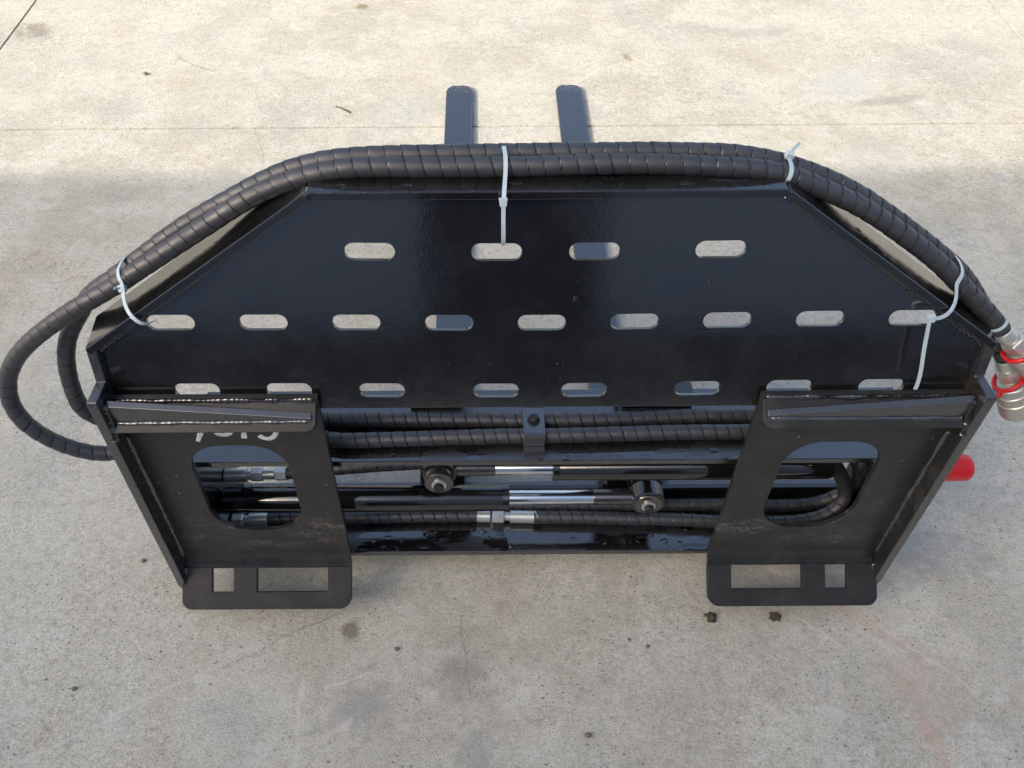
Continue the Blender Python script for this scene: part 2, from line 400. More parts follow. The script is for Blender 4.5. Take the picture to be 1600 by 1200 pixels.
# ================================================================ the setting
gb = MB(); gb.add([(-400, -400, -.0095), (400, -400, -.0095), (400, 400, -.0095), (-400, 400, -.0095)], [(0, 1, 2, 3)])
ground = mesh_obj('ground', gb, 'joint', base=(0, 0, 0), tf=ident, smooth=False)
ground['kind'] = 'structure'; ground['label'] = 'pale concrete yard with fine joints'
def wavy(a, b, fixed, axis, amp, seed, dense):
    rr = random.Random(seed); n = dense; out = []
    for i in range(n + 1):
        u = a + (b - a) * i / n
        w = amp * (mnoise.noise(Vector((u * 9, seed, 0))) + .6 * mnoise.noise(Vector((u * 45, seed, 3)))) 
        out.append((u, fixed + w) if axis == 'x' else (fixed + w, u))
    return out
XJ = [(-400, None), (-1.6195, -1.6155), (1.6665, 1.6705), (400, None)]
G = .0040
for ci, (xa, xb) in enumerate(((-400, -1.618), (-1.618, 1.668), (1.668, 400))):
    for ri, (ya, yb) in enumerate(((-400, 1.928), (1.928, 400))):
        l_ = xa if ci == 0 else xa + G; r_ = xb if ci == 2 else xb - G
        b_ = ya if ri == 0 else ya + G; t_ = yb if ri == 1 else yb - G
        ring = []
        def edge(p, q, axis, seed, d):
            if abs(p) < 50 or abs(q) < 50: pass
        # detailed edges only along the joints near the viewer
        def run(u0, u1, fixed, axis, seed):
            lo, hi = min(u0, u1), max(u0, u1)
            c0, c1 = max(lo, -4), min(hi, 6)
            if abs(fixed) > 50 or c1 <= c0: return [(u0, fixed) if axis == 'x' else (fixed, u0)]
            us = [lo] if lo < c0 else []
            us += list(np.linspace(c0, c1, int((c1 - c0) / .006)))
            if hi > c1: us.append(hi)
            if u0 > u1: us = us[::-1]
            pts = []
            for u in us[:-1]:
                w = .0011 * mnoise.noise(Vector((u * 60, seed, 0))) + .0012 * mnoise.noise(Vector((u * 11, seed, 4)))
                if abs(u - u0) < 1e-6: w = 0
                pts.append((u, fixed + w) if axis == 'x' else (fixed + w, u))
            return pts
        sd_ = ci * 7.3 + ri * 3.1
        ring += run(l_, r_, b_, 'x', sd_ + 1); ring += run(b_, t_, r_, 'y', sd_ + 2)
        ring += run(r_, l_, t_, 'x', sd_ + 3); ring += run(t_, b_, l_, 'y', sd_ + 4)
        mb = MB(); mb.prism([(x, y, 0) for x, y in ring], (0, 0, -.009))
        o = mesh_obj('slab', mb, 'concrete', parent=ground, base=(0, 0, 0), tf=ident, smooth=False)

# the building behind the viewer whose shade covers the near half of the yard
wall_d = 3.2; wall_h = (1.715 + wall_d) * math.tan(rad(41))
wb = MB(); dx0, dx1, dh = -.45, .68, 2.3
wb.box(-30, dx0, -wall_d - .4, -wall_d, 0, wall_h - .25); wb.box(dx1, 30, -wall_d - .4, -wall_d, 0, wall_h - .25)
wb.box(dx0, dx1, -wall_d - .4, -wall_d, dh, wall_h - .25); wb.box(-30.2, 30.2, -wall_d - .6, -wall_d + .0, wall_h - .25, wall_h)
bw = mesh_obj('building_wall', wb, 'render_wall', base=(0, -wall_d, 0), tf=ident, smooth=False)
db = MB(); db.box(dx0, dx1, -wall_d - .25, -wall_d - .18, 0, dh)  # unseen navy panel, added so the guard mirrors a dark band like the viewer's
mesh_obj('reflection_panel', db, 'panel_navy', parent=bw, base=(0, -wall_d, 0), tf=ident, smooth=False)
ap = MB(); ap.box(-30, 30, -wall_d + .002, -1.1, .001, .006)
apo = mesh_obj('asphalt_apron', ap, 'asphalt', base=(0, -1.5, 0), tf=ident, smooth=False)
apo['kind'] = 'structure'; apo['label'] = 'dark asphalt apron in front of the building'
tag(bw, 'plain grey building wall behind the viewpoint, shading the near concrete', 'wall')

# ================================================================ the frame
FB = T((0, .69, -1.126))
frame = thing('fork_positioner_frame', FB, 'black welded steel fork positioner frame with slotted guard and two mounting plates', 'loader attachment')
def part(name, mb, mat, parent=None, **kw): return mesh_obj(name, mb, mat, parent or frame, FB, T, **kw)

LEAN = math.atan(.2); U = Vector((0, math.sin(LEAN), math.cos(LEAN))); N = Vector((0, -math.cos(LEAN), math.sin(LEAN)))
GO = Vector((0, .7324, -.7035))                     # a point of the guard's front face
def gp(u, v, w): return GO + Vector((u, 0, 0)) + U * v + N * w
def gz(z): return (z + .7035) / math.cos(LEAN)
vt, vk, vb = gz(-.4395), gz(-.6365), gz(-.733)
KX, TX = .5775, .2725
# slotted guard plate, slightly bowed as in the photograph
def slot(u, v): return rrect(u - .030, u + .030, v - .0107, v + .0107, .0106, 7)
slots = [slot(x, gz(-.5115)) for x in (-.208, -.057, .0595, .2095)]
slots += [slot(.1163 * k, gz(-.6045)) for k in range(-4, 5)]
slots += [slot(x, gz(-.7035)) for x in (-.4525, -.331, -.208, -.057, .0595, .2095, .331, .4525)]
outline = [(-KX + .012, vb), (KX - .012, vb), (KX - .012, vk), (TX - .004, vt - .006), (-TX + .004, vt - .006), (-KX + .012, vk)]
part('guard_plate', plate(outline, slots, .006, lambda u, v, w: gp(u, v - .0035 * math.exp(-(u / .25) ** 2), w)), 'guard_black', auto=10)
# rim: flat bar bent round the guard, 10 mm thick, standing 10 mm proud of the plate and flaring back
def rim_piece(a, b, nrm, name, depth=.066, flare=.26, cuta=0., cutb=0., th=.010):
    a = Vector(a); b = Vector(b); n2 = Vector(nrm)
    def P(q, w, inn): return gp(q[0] - n2[0] * inn, q[1] - n2[1] * inn, w)
    out = []
    ra, rb = a.copy(), b.copy()
    # front edge, then back edge lifted outwards by the flare
    def Bk(q): return gp(q[0] + n2[0] * depth * flare, q[1] + n2[1] * depth * flare, .010 - depth)
    d = (b - a).normalized()
    ain = a + d * cuta; bin_ = b - d * cutb
    v = [P(a, .010, 0), P(b, .010, 0), P(bin_, .010, th), P(ain, .010, th)]
    back = [Bk(a), Bk(b), Bk(bin_) - (gp(n2[0], n2[1], 0) - gp(0, 0, 0)) * th, Bk(ain) - (gp(n2[0], n2[1], 0) - gp(0, 0, 0)) * th]
    mb = MB(); mb.add(v + back, [(0, 1, 2, 3), (4, 7, 6, 5), (0, 4, 5, 1), (1, 5, 6, 2), (2, 6, 7, 3), (3, 7, 4, 0)])
    return part(name, mb, 'gloss_black', bevel=.0012)
sl = Vector((KX - TX, vk - vt)); sn = Vector((-sl.y, sl.x)).normalized()
half = math.tan(abs(math.atan2(sl.y, sl.x)) / 2) * .010
topf = rim_piece((-TX, vt), (TX, vt), (0, 1), 'top_flange', cuta=half, cutb=half)
sf_l = rim_piece((-KX, vk), (-TX - .0005, vt), (-sn.x, sn.y), 'side_flange', cutb=half)
sf_r = rim_piece((TX + .0005, vt), (KX, vk), (sn.x, sn.y), 'side_flange', cuta=half)
for s in (-1, 1):
    part('weld_bead', bead(gp(s * TX, vt - .001, .0105), gp(s * (TX - .003), vt - .011, .0105), .0022, up=N, seed=5 + s), 'gloss_black', parent=sf_l if s < 0 else sf_r)
    q0 = gp(s * (KX - .014), vk - .004, .002); q1 = gp(s * (TX + .006), vt - .0125, .002)
    part('weld_bead', bead(q0, q1, .0035, up=N, seed=9 + s), 'gloss_black', parent=sf_l if s < 0 else sf_r)

# side plates: profile in (y, z), step forward where the mounting plate begins
kink = gp(0, vk, .010); low = gp(0, gz(-.6835), .010)
for s in (-1, 1):
    prof = [(kink.y, kink.z), (low.y, low.z), (.6905, -.6835), (.6885, -.6875), (.6885, -1.105), (.694, -1.128), (.712, -1.130), (.740, -1.115), (.742, -.72), (kink.y + .056, kink.z + .004)]
    x0, x1 = (s * .5635, s * .5765)
    mb = MB(); mb.prism([(x0, y, z) for y, z in prof], (x1 - x0, 0, 0))
    part('side_plate', mb, 'edge_black', bevel=.0012)

# quick-attach mounting plates
QY = .718; QT = .008
lip_d = Vector((0, -math.sin(rad(45)), -math.cos(rad(45)))); lip_n = Vector((0, -math.cos(rad(45)), math.sin(rad(45))))
for s in (-1, 1):
    def X(u): return s * u
    zt, zb = -.7035, -1.055
    ol = [(.292, zb), (.5628, zb), (.5628, zt), (.292, zt)]
    win = rrect(.353, .492, -.9955, -.797, (.056, .056, .050, .050), 12)
    win2 = [(-a, b) for a, b in win]
    # the sheet is bent towards the machine side below zb
    R = .045; ang = rad(38); zl = zb - R * ang
    ol2 = [(-.292, zl), (-.5628, zl), (-.5628, zt), (-.292, zt)]
    def bent(u, v, w):
        u = -s * u
        if v >= zb: return Vector((u, QY - w, v))
        a = (zb - v) / R; ny, nz = math.cos(a), math.sin(a)
        return Vector((u, QY - R + R * ny - w * ny, zb - R * nz + w * nz))
    mb = plate(ol2, [win2], QT, bent, bev=.0008, cuts=[zb - (zb - zl) * k / 9 for k in range(9)])
    ye, ze = QY - R + R * math.cos(ang), zb - R * math.sin(ang)
    mp = part('mounting_plate', mb, 'satin_black', auto=10)
    if s < 0: mp['label'] = 'dusty mounting plate with white marker writing'
    # bottom lip with two rectangular latch holes
    L0 = Vector((0, ye + .0005, ze - .001))
    lo = rrect(.292, .5695, -.069, 0, (.020, .016, 0, 0), 8)
    hs = [rrect(.331, .447, -.041, -.0015, .0012, 2), rrect(.485, .5205, -.041, -.0015, .0012, 2)]
    lo2 = [(-a, b) for a, b in lo]; hs2 = [[(-a, b) for a, b in h] for h in hs]
    part('lip', plate(lo2, hs2, .009, lambda u, v, w: L0 + Vector((-s * u, 0, 0)) - lip_d * v + lip_n * (w + .0005), bev=.001), 'lip_black', parent=mp, auto=10)
    # top flange sloping out over the plate, inner bottom corner rounded
    f0 = Vector((0, .7235, -.7065)); fd = Vector((0, -.70, -.714)).normalized(); fn = Vector((0, -.714, .70)).normalized()
    fo = rrect(.2945, .5618, -.0475, 0, (.014, 0, 0, 0), 6)
    part('top_flange', plate([(-a, b) for a, b in fo], [], .009, lambda u, v, w: f0 + Vector((-s * u, 0, 0)) - fd * v + fn * w, bev=.0009), 'lip_black', parent=mp, auto=10)
    # gusset: tapered strip standing on the flange, high at the side plate
    def fp(u, v, w): return f0 + Vector((s * u, 0, 0)) + fd * v + fn * w
    # a flat wedge on edge: its narrow top edge faces the sky
    q0 = [(s * .5615, .7000, -.7010), (s * .5615, .7000, -.736), (s * .300, .7000, -.7365), (s * .300, .7000, -.7255)]
    q1 = [(s * .5615, .7080, -.6968), (s * .5615, .7080, -.732), (s * .300, .7080, -.7325), (s * .300, .7080, -.7215)]
    mb = MB(); mb.add(q0 + q1, [(0, 1, 2, 3), (4, 7, 6, 5), (0, 4, 5, 1), (1, 5, 6, 2), (2, 6, 7, 3), (3, 7, 4, 0)])
    part('gusset', mb, 'edge_black', parent=mp, bevel=.0008)
    part('weld_bead', bead(fp(.556, .004, .001), fp(.297, .004, .001), .0038, up=fn, seed=21 + s), 'edge_black', parent=mp)
    part('weld_bead', bead(fp(.556, .0345, .0005), fp(.305, .0335, .0005), .0026, up=fn, seed=31 + s), 'edge_black', parent=mp)
    part('weld_bead', bead((s * .5625, .7165, -.775), (s * .5625, .7165, -1.06), .0028, up=(-s, -1, 0), seed=41 + s), 'edge_black', parent=mp)
    part('weld_bead', bead((s * .5615, .702, -.699), (s * .5615, .690, -.757), .005, up=(-s, -1, 0), seed=51 + s), 'gloss_black', parent=mp)
    part('weld_bead', bead((s * .5625, ye - .002, ze + .001), (s * .5625, .693, -1.116), .003, up=(-s, -1, .4), seed=61 + s), 'edge_black', parent=mp)
    if s < 0:
        strokes = [[(-.4490, -.735), (-.4558, -.7586), (-.4617, -.7713), (-.4692, -.7868)],
                   [(-.4150, -.728), (-.4420, -.729), (-.4445, -.742), (-.4300, -.741), (-.4195, -.748), (-.4150, -.762), (-.4230, -.7742), (-.4338, -.7754), (-.4415, -.769)],
                   [(-.3960, -.730), (-.4001, -.754), (-.4011, -.7667), (-.4039, -.7810)],
                   [(-.3520, -.728), (-.3800, -.729), (-.3830, -.742), (-.3670, -.741), (-.3580, -.750), (-.3555, -.766), (-.3605, -.7774), (-.3685, -.7835), (-.3772, -.7824), (-.3826, -.7755)]]
        for st in strokes:
            P, _ = spline([(x, QY, z) for x, z in st], .0016); t_, A_, B_ = frames(P)
            mb = MB(); vs = []; fs = []
            rr = random.Random(int(st[0][0] * -1e4))
            for i, p in enumerate(P):
                d = Vector(t_[i]); n_ = Vector((0, -1, 0)); sd2 = d.cross(n_).normalized()
                w = .0035 + .0009 * mnoise.noise(Vector((i * .25, st[0][0] * 90, 0)))
                vs += [Vector(p) + sd2 * w + n_ * .0003, Vector(p) + sd2 * w * .5 + n_ * .0007, Vector(p) - sd2 * w * .5 + n_ * .0007, Vector(p) - sd2 * w + n_ * .0003]
            for i in range(len(P) - 1):
                for k in range(3): fs.append((4 * i + k, 4 * i + k + 1, 4 * i + 5 + k, 4 * i + 4 + k))
            mb.add(vs, fs); part('marker_digit', mb, 'marker', parent=mp)

# horizontal rails: deep flat plates with a web behind
def rail(zt, name, x1=.530):
    mb = MB(); mb.box(-.521, .579, .745, .897, zt - .010, zt)
    return part(name, mb, 'rail_black', bevel=.0012)
ur = rail(-.864, 'upper_rail'); lr = rail(-1.097, 'lower_rail')
mb = MB(); mb.box(-.5205, -.511, .7455, .8965, -1.0968, -.8742); part('end_plate', mb, 'gloss_black', bevel=.001)
mb = MB(); mb.box(.5795, .590, .7425, .897, -1.107, -.864); part('end_plate', mb, 'gloss_black', bevel=.001)
mb = MB(); mb.box(-.5105, .579, .850, .861, -1.0968, -1.062); part('rail_web', mb, 'gloss_black', bevel=.001)
for s in (-1, 1):       # blocks that carry the rails on the mounting plates
    for z in (-.874, -1.107):
        mb = MB(); mb.box(s * .500, s * .520, .7265, .7447, z, z + .0098)
        part('rail_block', mb, 'gloss_black', bevel=.001)

# hydraulic cylinders
def cylinder(x_base, x_gland, x_rodend, x_eye, z, yc=.80, R=.0222):
    d = 1 if x_gland > x_base else -1; Lb = abs(x_gland - x_base); ax = (d, 0, 0)
    mb = MB(); mb.lathe((x_base, yc, z), ax, [(0, R * .55), (.004, R * .9), (.010, R), (Lb - .012, R), (Lb - .0115, R * .985), (Lb - .0105, R * .985), (Lb - .010, R * 1.01), (Lb - .0015, R * 1.01), (Lb, R * .96)], 40)
    cy = part('hydraulic_cylinder', mb, 'gloss_black')
    Lr = abs(x_rodend - x_gland)
    part('rod', MB().lathe((x_gland, yc, z), ax, [(-.002, .0125), (Lr, .0125), (Lr + .006, .009)], 36), 'chrome', parent=cy)
    Le = abs(x_eye - x_rodend)
    part('rod_end', MB().lathe((x_rodend, yc, z), ax, [(.002, .0128), (.004, .0132), (Le - .022, .0132)], 28), 'edge_black', parent=cy)
    mb = MB().lathe((x_eye, yc - .015, z), (0, 1, 0), [(0, .0265), (.0015, .028), (.0285, .028), (.03, .0265)], 40)
    part('rod_eye', mb, 'gloss_black', parent=cy)
    mb = MB().lathe((x_base + d * .045, yc, z + R - .001), (0, .25, 1), [(0, .010), (.012, .010), (.013, .008)], 20)
    part('port', mb, 'gloss_black', parent=cy)
    return cy
c1 = cylinder(.485, .035, -.054, -.1445, -.9435)
c2 = cylinder(-.5095, -.032, .107, .1985, -1.0215)

# small hoses and their fittings under and between the rails
def fitting(name, p0, p1, spec, parent=None, mat='zinc'):
    """spec: list of (kind, start, end, radius) along p0->p1 as fractions"""
    p0 = Vector(p0); p1 = Vector(p1); d = p1 - p0; Ln = d.length; d.normalize(); mb = MB()
    for kind, a, b, r in spec:
        q = p0 + d * a * Ln; ll = (b - a) * Ln
        if kind == 'hex': mb.hexa(q, d, ll, r, .3)
        else:
            c = min(.0008, ll * .2); mb.lathe(q, d, [(0, r * .93), (c, r), (ll - c, r), (ll, r * .93)], 24)
    return part(name, mb, mat, parent=parent, auto=30)
HR = .0112
hA = part('hose', tube([(.36, .848, -.905), (.44, .838, -.915), (.485, .826, -.945), (.515, .817, -.985), (.533, .810, -1.018), (.532, .800, -1.043), (.513, .792, -1.060), (.485, .790, -1.074), (.44, .791, -1.083), (.392, .793, -1.0845), (.327, .795, -1.085), (.262, .800, -1.085), (.196, .802, -1.085), (.085, .806, -1.085), (.012, .807, -1.085)], HR, seed=3), 'sleeve')
fitting('fitting', (-.087, .811, -1.085), (.022, .807, -1.085), [('cyl', 0, .22, .0115), ('hex', .25, .44, .0128), ('cyl', .44, .53, .0075), ('cyl', .53, .98, .0112)], parent=hA)
hB = part('hose', tube([(.40, .842, -.905), (.50, .838, -.925), (.540, .836, -.965), (.562, .835, -1.015), (.552, .834, -1.055), (.515, .832, -1.080), (.469, .829, -1.085), (.346, .832, -1.085), (.189, .832, -1.085), (.088, .833, -1.085), (-.05, .833, -1.085)], HR, seed=4), 'sleeve')
hC = part('hose', tube([(-.462, .805, -1.085), (-.43, .806, -1.085), (-.314, .808, -1.085), (-.187, .811, -1.085), (-.085, .811, -1.085)], HR * .97, seed=5), 'sleeve')
fitting('fitting', (-.509, .803, -1.0845), (-.445, .806, -1.0845), [('hex', 0, .3, .0125), ('cyl', .3, .45, .009), ('cyl', .45, .95, .0122)], parent=hC)
hD = part('hose', tube([(-.405, .838, -.999), (-.36, .838, -.994), (-.317, .838, -.988), (-.25, .838, -.981), (-.182, .838, -.975), (-.10, .838, -.968)], HR * .97, seed=6), 'sleeve')
fitting('fitting', (-.510, .836, -1.002), (-.400, .838, -1.0), [('cyl', 0, .34, .0122), ('cyl', .34, .40, .0085), ('hex', .40, .58, .0125), ('cyl', .58, .84, .0095), ('hex', .76, .95, .0122), ('cyl', .95, 1.05, .0075)], parent=hD)

# clamp that holds the two hoses down on the upper rail
mb = MB(); mb.box(-.0145, .0175, .7725, .8265, -.8385, -.8345); mb.box(-.0145, .0175, .7685, .7725, -.8640, -.8345); mb.box(-.0145, .0175, .8265, .8300, -.8640, -.8345); mb.box(-.0145, .0175, .757, .7685, -.8640, -.8585)
hc = part('hose_clamp', mb, 'fork_black', bevel=.0007)
b1 = MB(); b1.lathe((.0015, .7995, -.8346), (0, 0, 1), [(0, .0098), (.0014, .0098), (.0016, .0088)], 24); b1.hexa((.0015, .7995, -.8330), (0, 0, 1), .0062, .0078)
part('bolt', b1, 'dark_bolt', parent=hc, auto=30)

# red transport cap on the stub that sticks out past the side plate
part('stub_pipe', MB().lathe((.535, .80, -.951), (1, 0, 0), [(0, .014), (.10, .014), (.101, .013)], 28), 'edge_black')
part('red_cap', MB().lathe((.600, .80, -.951), (1, 0, 0), [(0, .0222), (.002, .0228), (.004, .0222), (.092, .0222), (.1005, .0212), (.1035, .0190), (.1048, .015)], 36), 'red_plastic', label='bright red plastic cap')

# ================================================================ the two forks
def fork(xc, w_slider, zpin, ypin, label, xo=0.):
    base = Vector((xc, .80, 0))
    fk = thing('pallet_fork', base, label, 'fork', 'forks lying flat on the concrete')
    def P(name, mb, mat, parent=None, tf=ident, **kw): return mesh_obj(name, mb, mat, parent or fk, base, tf, **kw)
    hw = .039; L1 = 2.122
    o = [(-hw, .80), (hw, .80), (hw, L1 - .030), (hw - .004, L1 - .016), (hw - .013, L1 - .004), (hw - .019, L1), (-hw + .019, L1), (-hw + .013, L1 - .004), (-hw + .004, L1 - .016), (-hw, L1 - .030)]
    vs = []; n = len(o)
    def top(y): return .0165 if y < 1.0 else .0165 - .005 * max(0, (y - 1.99)) / .13 * .6
    vs = [(xc + a, y, 0.0005) for a, y in o] + [(xc + a, y, top(y)) for a, y in o]
    mb = MB(); mb.add(vs, [tuple(range(n))[::-1], tuple(range(n, 2 * n))] + [(i, (i + 1) % n, n + (i + 1) % n, n + i) for i in range(n)])
    P('tine', mb, 'fork_black', bevel=.0025)
    mb = MB(); mb.add([(xc + a, y, z) for a in (-hw, hw) for y, z in ((.772, .0), (.8000, .0), (.8000, .36), (.772, .36))], [(0, 1, 2, 3), (4, 7, 6, 5), (0, 4, 5, 1), (1, 5, 6, 2), (2, 6, 7, 3), (3, 7, 4, 0)])
    P('shank', mb, 'gloss_black', bevel=.003)
    # slider bracket riding on both rails, in the frame's own lean
    a, b = xc - w_slider[0], xc + w_slider[1]
    mb = MB(); mb.box(a, b, .900, .916, -1.10, -.838); mb.box(a, b, .855, .8995, -.8625, -.838); mb.box(a, b, .860, .8995, -1.0955, -1.072)
    P('slider', mb, 'gloss_black', tf=T, bevel=.001)
    px = xc + xo
    mb = MB(); mb.box(px - .026, px + .026, .816, .8995, zpin - .018, zpin + .018)
    P('lug', mb, 'gloss_black', tf=T, bevel=.002)
    y0 = ypin
    mb = MB(); mb.lathe((px, .786, zpin), (0, -1, 0), [(0, .0225), (.0015, .0235), (.786 - y0 - .0015, .0235), (.786 - y0, .0225), (.786 - y0 + .0001, .011)], 44)
    pw = P('pin_washer', mb, 'edge_black', tf=T)
    mb = MB(); mb.lathe((px, y0 - .0002, zpin - .002), (0, -1, 0), [(0, .0115), (.0028, .0115), (.0032, .0105)], 30)
    P('washer', mb, 'zinc', parent=pw, tf=T)
    mb = MB(); mb.hexa((px, y0 - .0033, zpin - .002), (0, -1, 0), .0075, .0086)
    P('bolt', mb, 'dark_bolt', parent=pw, tf=T, auto=30)
    return fk
fork(-.139, (.050, .032), -.9435, .7675, 'left of the two flat black fork tines lying beyond the hoses', xo=-.0055)
fork(.186, (.041, .070), -1.0215, .783, 'right of the two flat black fork tines lying beyond the hoses', xo=.0125)

# ================================================================ the two supply hoses draped over the guard
def supply_hose(path, seed, cpl, label, kind):
    base = T((path[0][0], path[0][1], path[0][2]))
    th = thing('hydraulic_hose', base, label, 'hose', 'supply hoses over the guard')
    def P(name, mb, mat, parent=None, **kw): return mesh_obj(name, mb, mat, parent or th, base, T, **kw)
    P('sleeve', tube(path, .0114, seed=seed), 'sleeve')
    p0 = Vector(cpl[0]); d = (Vector(cpl[1]) - p0).normalized()
    r = .0113
    def cyl(mb, a, b, q): c = min(.0012, (b - a) * .2); mb.lathe(p0 + d * a, d, [(a - a, q * .93), (c, q), (b - a - c, q), (b - a, q * .93)], 32)
    fe = MB(); cyl(fe, -.004, .016, .0122); cyl(fe, .0165, .020, .0095); fe.hexa(p0 + d * .020, d, .020, .0152, .4); cyl(fe, .041, .050, .010)
    P('ferrule', fe, 'zinc', auto=30)
    cb = MB()
    cyl(cb, .046, .0475, .015); cyl(cb, .049, .066, .0220); cyl(cb, .0672, .0850, .0220); cyl(cb, .0655, .0680, .0200); cyl(cb, .0862, .1180, .0223); cyl(cb, .0845, .0870, .0200); cyl(cb, .1175, .123, .0180)
    P('coupler', cb, 'coupler_metal', auto=30)
    # red dust-cap ring: a loose oval loop with a small tab
    a = d.orthogonal().normalized(); b = d.cross(a)
    if kind == 'slack': tiltv = .5
    else: tiltv = .35
    pts = []
    for k in range(25):
        t_ = 2 * math.pi * k / 24
        pts.append(p0 + d * (.043 + .010 * tiltv * math.sin(t_ + .6)) + (a * math.cos(t_) * .0215 + b * math.sin(t_) * .0185))
    ring = tube([tuple(q) for q in pts], .0029, seg=12, step=.002, wrap=0)
    q = p0 + d * .045 + a * .0235
    ring.lathe(q - a * .002, a + d * .2, [(0, .0020), (.004, .0032), (.010, .0030), (.012, .0015)], 12)
    P('dust_ring', ring, 'red_plastic', label='red plastic dust ring')
    return th
H1 = [(.604,.769,-.644),(.587,.772,-.627),(.539,.780,-.587),(.491,.788,-.548),(.448,.794,-.519),(.411,.798,-.496),(.369,.803,-.473),(.328,.806,-.456),(.295,.809,-.443),(.249,.811,-.432),(.196,.812,-.428),(.130,.813,-.425),(.034,.813,-.425),(-.010,.812,-.426),(-.142,.812,-.427),(-.225,.812,-.427),(-.282,.810,-.437),(-.341,.806,-.458),(-.405,.799,-.494),(-.471,.791,-.533),(-.541,.783,-.574),
      (-.596,.780,-.604),(-.637,.782,-.631),(-.680,.784,-.663),(-.715,.785,-.697),(-.739,.783,-.734),(-.748,.778,-.780),(-.736,.772,-.811),(-.705,.773,-.852),(-.658,.782,-.884),(-.610,.797,-.886),(-.560,.814,-.866),(-.505,.826,-.852),(-.43,.824,-.852),(-.36,.798,-.852),
      (-.300,.778,-.852),(-.223,.778,-.852),(-.127,.781,-.852),(-.012,.784,-.852),(.027,.784,-.852),(.113,.786,-.852),(.210,.789,-.852),(.307,.789,-.852),(.40,.790,-.852)]
H2 = [(.642,.785,-.705),(.624,.787,-.679),(.588,.796,-.632),(.538,.808,-.580),(.496,.814,-.550),(.452,.820,-.521),(.372,.829,-.474),(.300,.835,-.446),(.233,.838,-.431),(.135,.839,-.427),(.037,.839,-.427),(-.144,.838,-.428),(-.200,.838,-.429),(-.255,.837,-.433),(-.312,.835,-.448),(-.373,.829,-.476),(-.437,.822,-.509),(-.506,.813,-.553),(-.544,.809,-.578),
      (-.589,.812,-.606),(-.618,.815,-.642),(-.642,.815,-.673),(-.660,.812,-.712),(-.669,.806,-.763),(-.667,.802,-.807),(-.645,.812,-.842),(-.59,.838,-.857),(-.52,.854,-.852),(-.43,.853,-.852),(-.37,.838,-.852),
      (-.321,.822,-.852),(-.247,.820,-.852),(-.148,.819,-.852),(-.001,.816,-.852),(.068,.816,-.852),(.167,.819,-.852),(.266,.823,-.852),(.335,.823,-.852),(.41,.823,-.852)]
H2 = [(x, y, z + (.0035 if z > -.60 else 0)) for x, y, z in H2]
supply_hose(H1, 1, [(.6025, .7693, -.6425), (.656, .766, -.684)], 'front spiral wrapped hose with the wide loop at the far left and upper coupler', 'tight')
supply_hose(H2, 2, [(.6415, .785, -.7045), (.674, .785, -.755)], 'rear spiral wrapped hose with the narrower inner loop and lower hanging coupler', 'slack')

# ================================================================ zip ties
def tie(label, path, wdir, head=None, tail=None, w=.0024, hw=(.0046, .0044, .0036), cat='zip tie'):
    base = T(path[0])
    def ribbon(mb, pts):
        P, _ = spline(pts, .003); t_ = np.gradient(P, axis=0); vs = []; fs = []
        for i, p in enumerate(P):
            tv = Vector(t_[i]).normalized(); wv = Vector(wdir); wv = (wv - tv * wv.dot(tv)).normalized(); nv = tv.cross(wv)
            for a, b in ((1, 1), (1, -1), (-1, -1), (-1, 1)): vs.append(Vector(p) + wv * w * a + nv * .0006 * b)
        n = len(P)
        for i in range(n - 1):
            for k in range(4): fs.append((4 * i + k, 4 * i + (k + 1) % 4, 4 * i + 4 + (k + 1) % 4, 4 * i + 4 + k))
        fs += [(0, 1, 2, 3), (4 * n - 1, 4 * n - 2, 4 * n - 3, 4 * n - 4)]
        mb.add(vs, fs)
    th = thing('zip_tie', base, label, cat, 'pale zip ties round the hoses')
    mb = MB(); ribbon(mb, path)
    mesh_obj('strap', mb, 'nylon', th, base, T, auto=30)
    if tail: 
        mb = MB(); ribbon(mb, tail); mesh_obj('tail', mb, 'nylon', th, base, T, auto=30)
    if head:
        h, d = Vector(head[0]), Vector(head[1]).normalized(); wv = Vector(wdir); wv = (wv - d * wv.dot(d)).normalized(); nv = d.cross(wv)
        mb = MB(); vs = [h + d * hw[0] * i + wv * hw[1] * j * (1.15 if i < 0 else .85) + nv * hw[2] * k for i in (-1, 1) for j in (-1, 1) for k in (-1, 1)]
        mb.add(vs, [(0, 1, 3, 2), (4, 6, 7, 5), (0, 4, 5, 1), (2, 3, 7, 6), (0, 2, 6, 4), (1, 5, 7, 3)])
        mesh_obj('head', mb, 'nylon', th, base, T, bevel=.0008)
    return th
# helper: loop round both hoses at a place, then down in front of the guard into a slot
def hoop(c1, c2, tang, r=.0142, a0=0, a1=360):
    """convex loop round two circles of radius r centred c1 (front) and c2 (rear)"""
    c1, c2 = Vector(c1), Vector(c2); tg = Vector(tang).normalized(); ax = c2 - c1; ax -= tg * ax.dot(tg); ax.normalize(); up = ax.cross(tg)
    if up.z < 0: up = -up
    return c1, c2, ax, up
c1_, c2_, ax, up = hoop((-.047, .8122, -.4265), (-.049, .8385, -.4275), (1, 0, 0))
r = .0146
tie('pale zip tie at the middle of the guard hanging into a top-row slot',
    [c2_ + ax * r - up * .004, c2_ + ax * r * .8 + up * r * .6, c2_ + up * r + Vector((0, 0, .0002)), c1_ + up * r, c1_ - ax * r * .75 + up * r * .66, c1_ - ax * r + up * 0, Vector((-.0485, .783, -.4345)), Vector((-.0495, .7695, -.440)), Vector((-.0500, .7635, -.452)), Vector((-.0498, .7605, -.470)), Vector((-.0495, .759, -.490)), Vector((-.0495, .764, -.5035)), Vector((-.0495, .780, -.509))],
    (1, 0, 0), head=((-.0502, .7655, -.4455), (0, -.25, -.95)))
c1_, c2_, ax, up = hoop((.277, .810, -.438), (.279, .8365, -.4405), (1, 0, -.28))
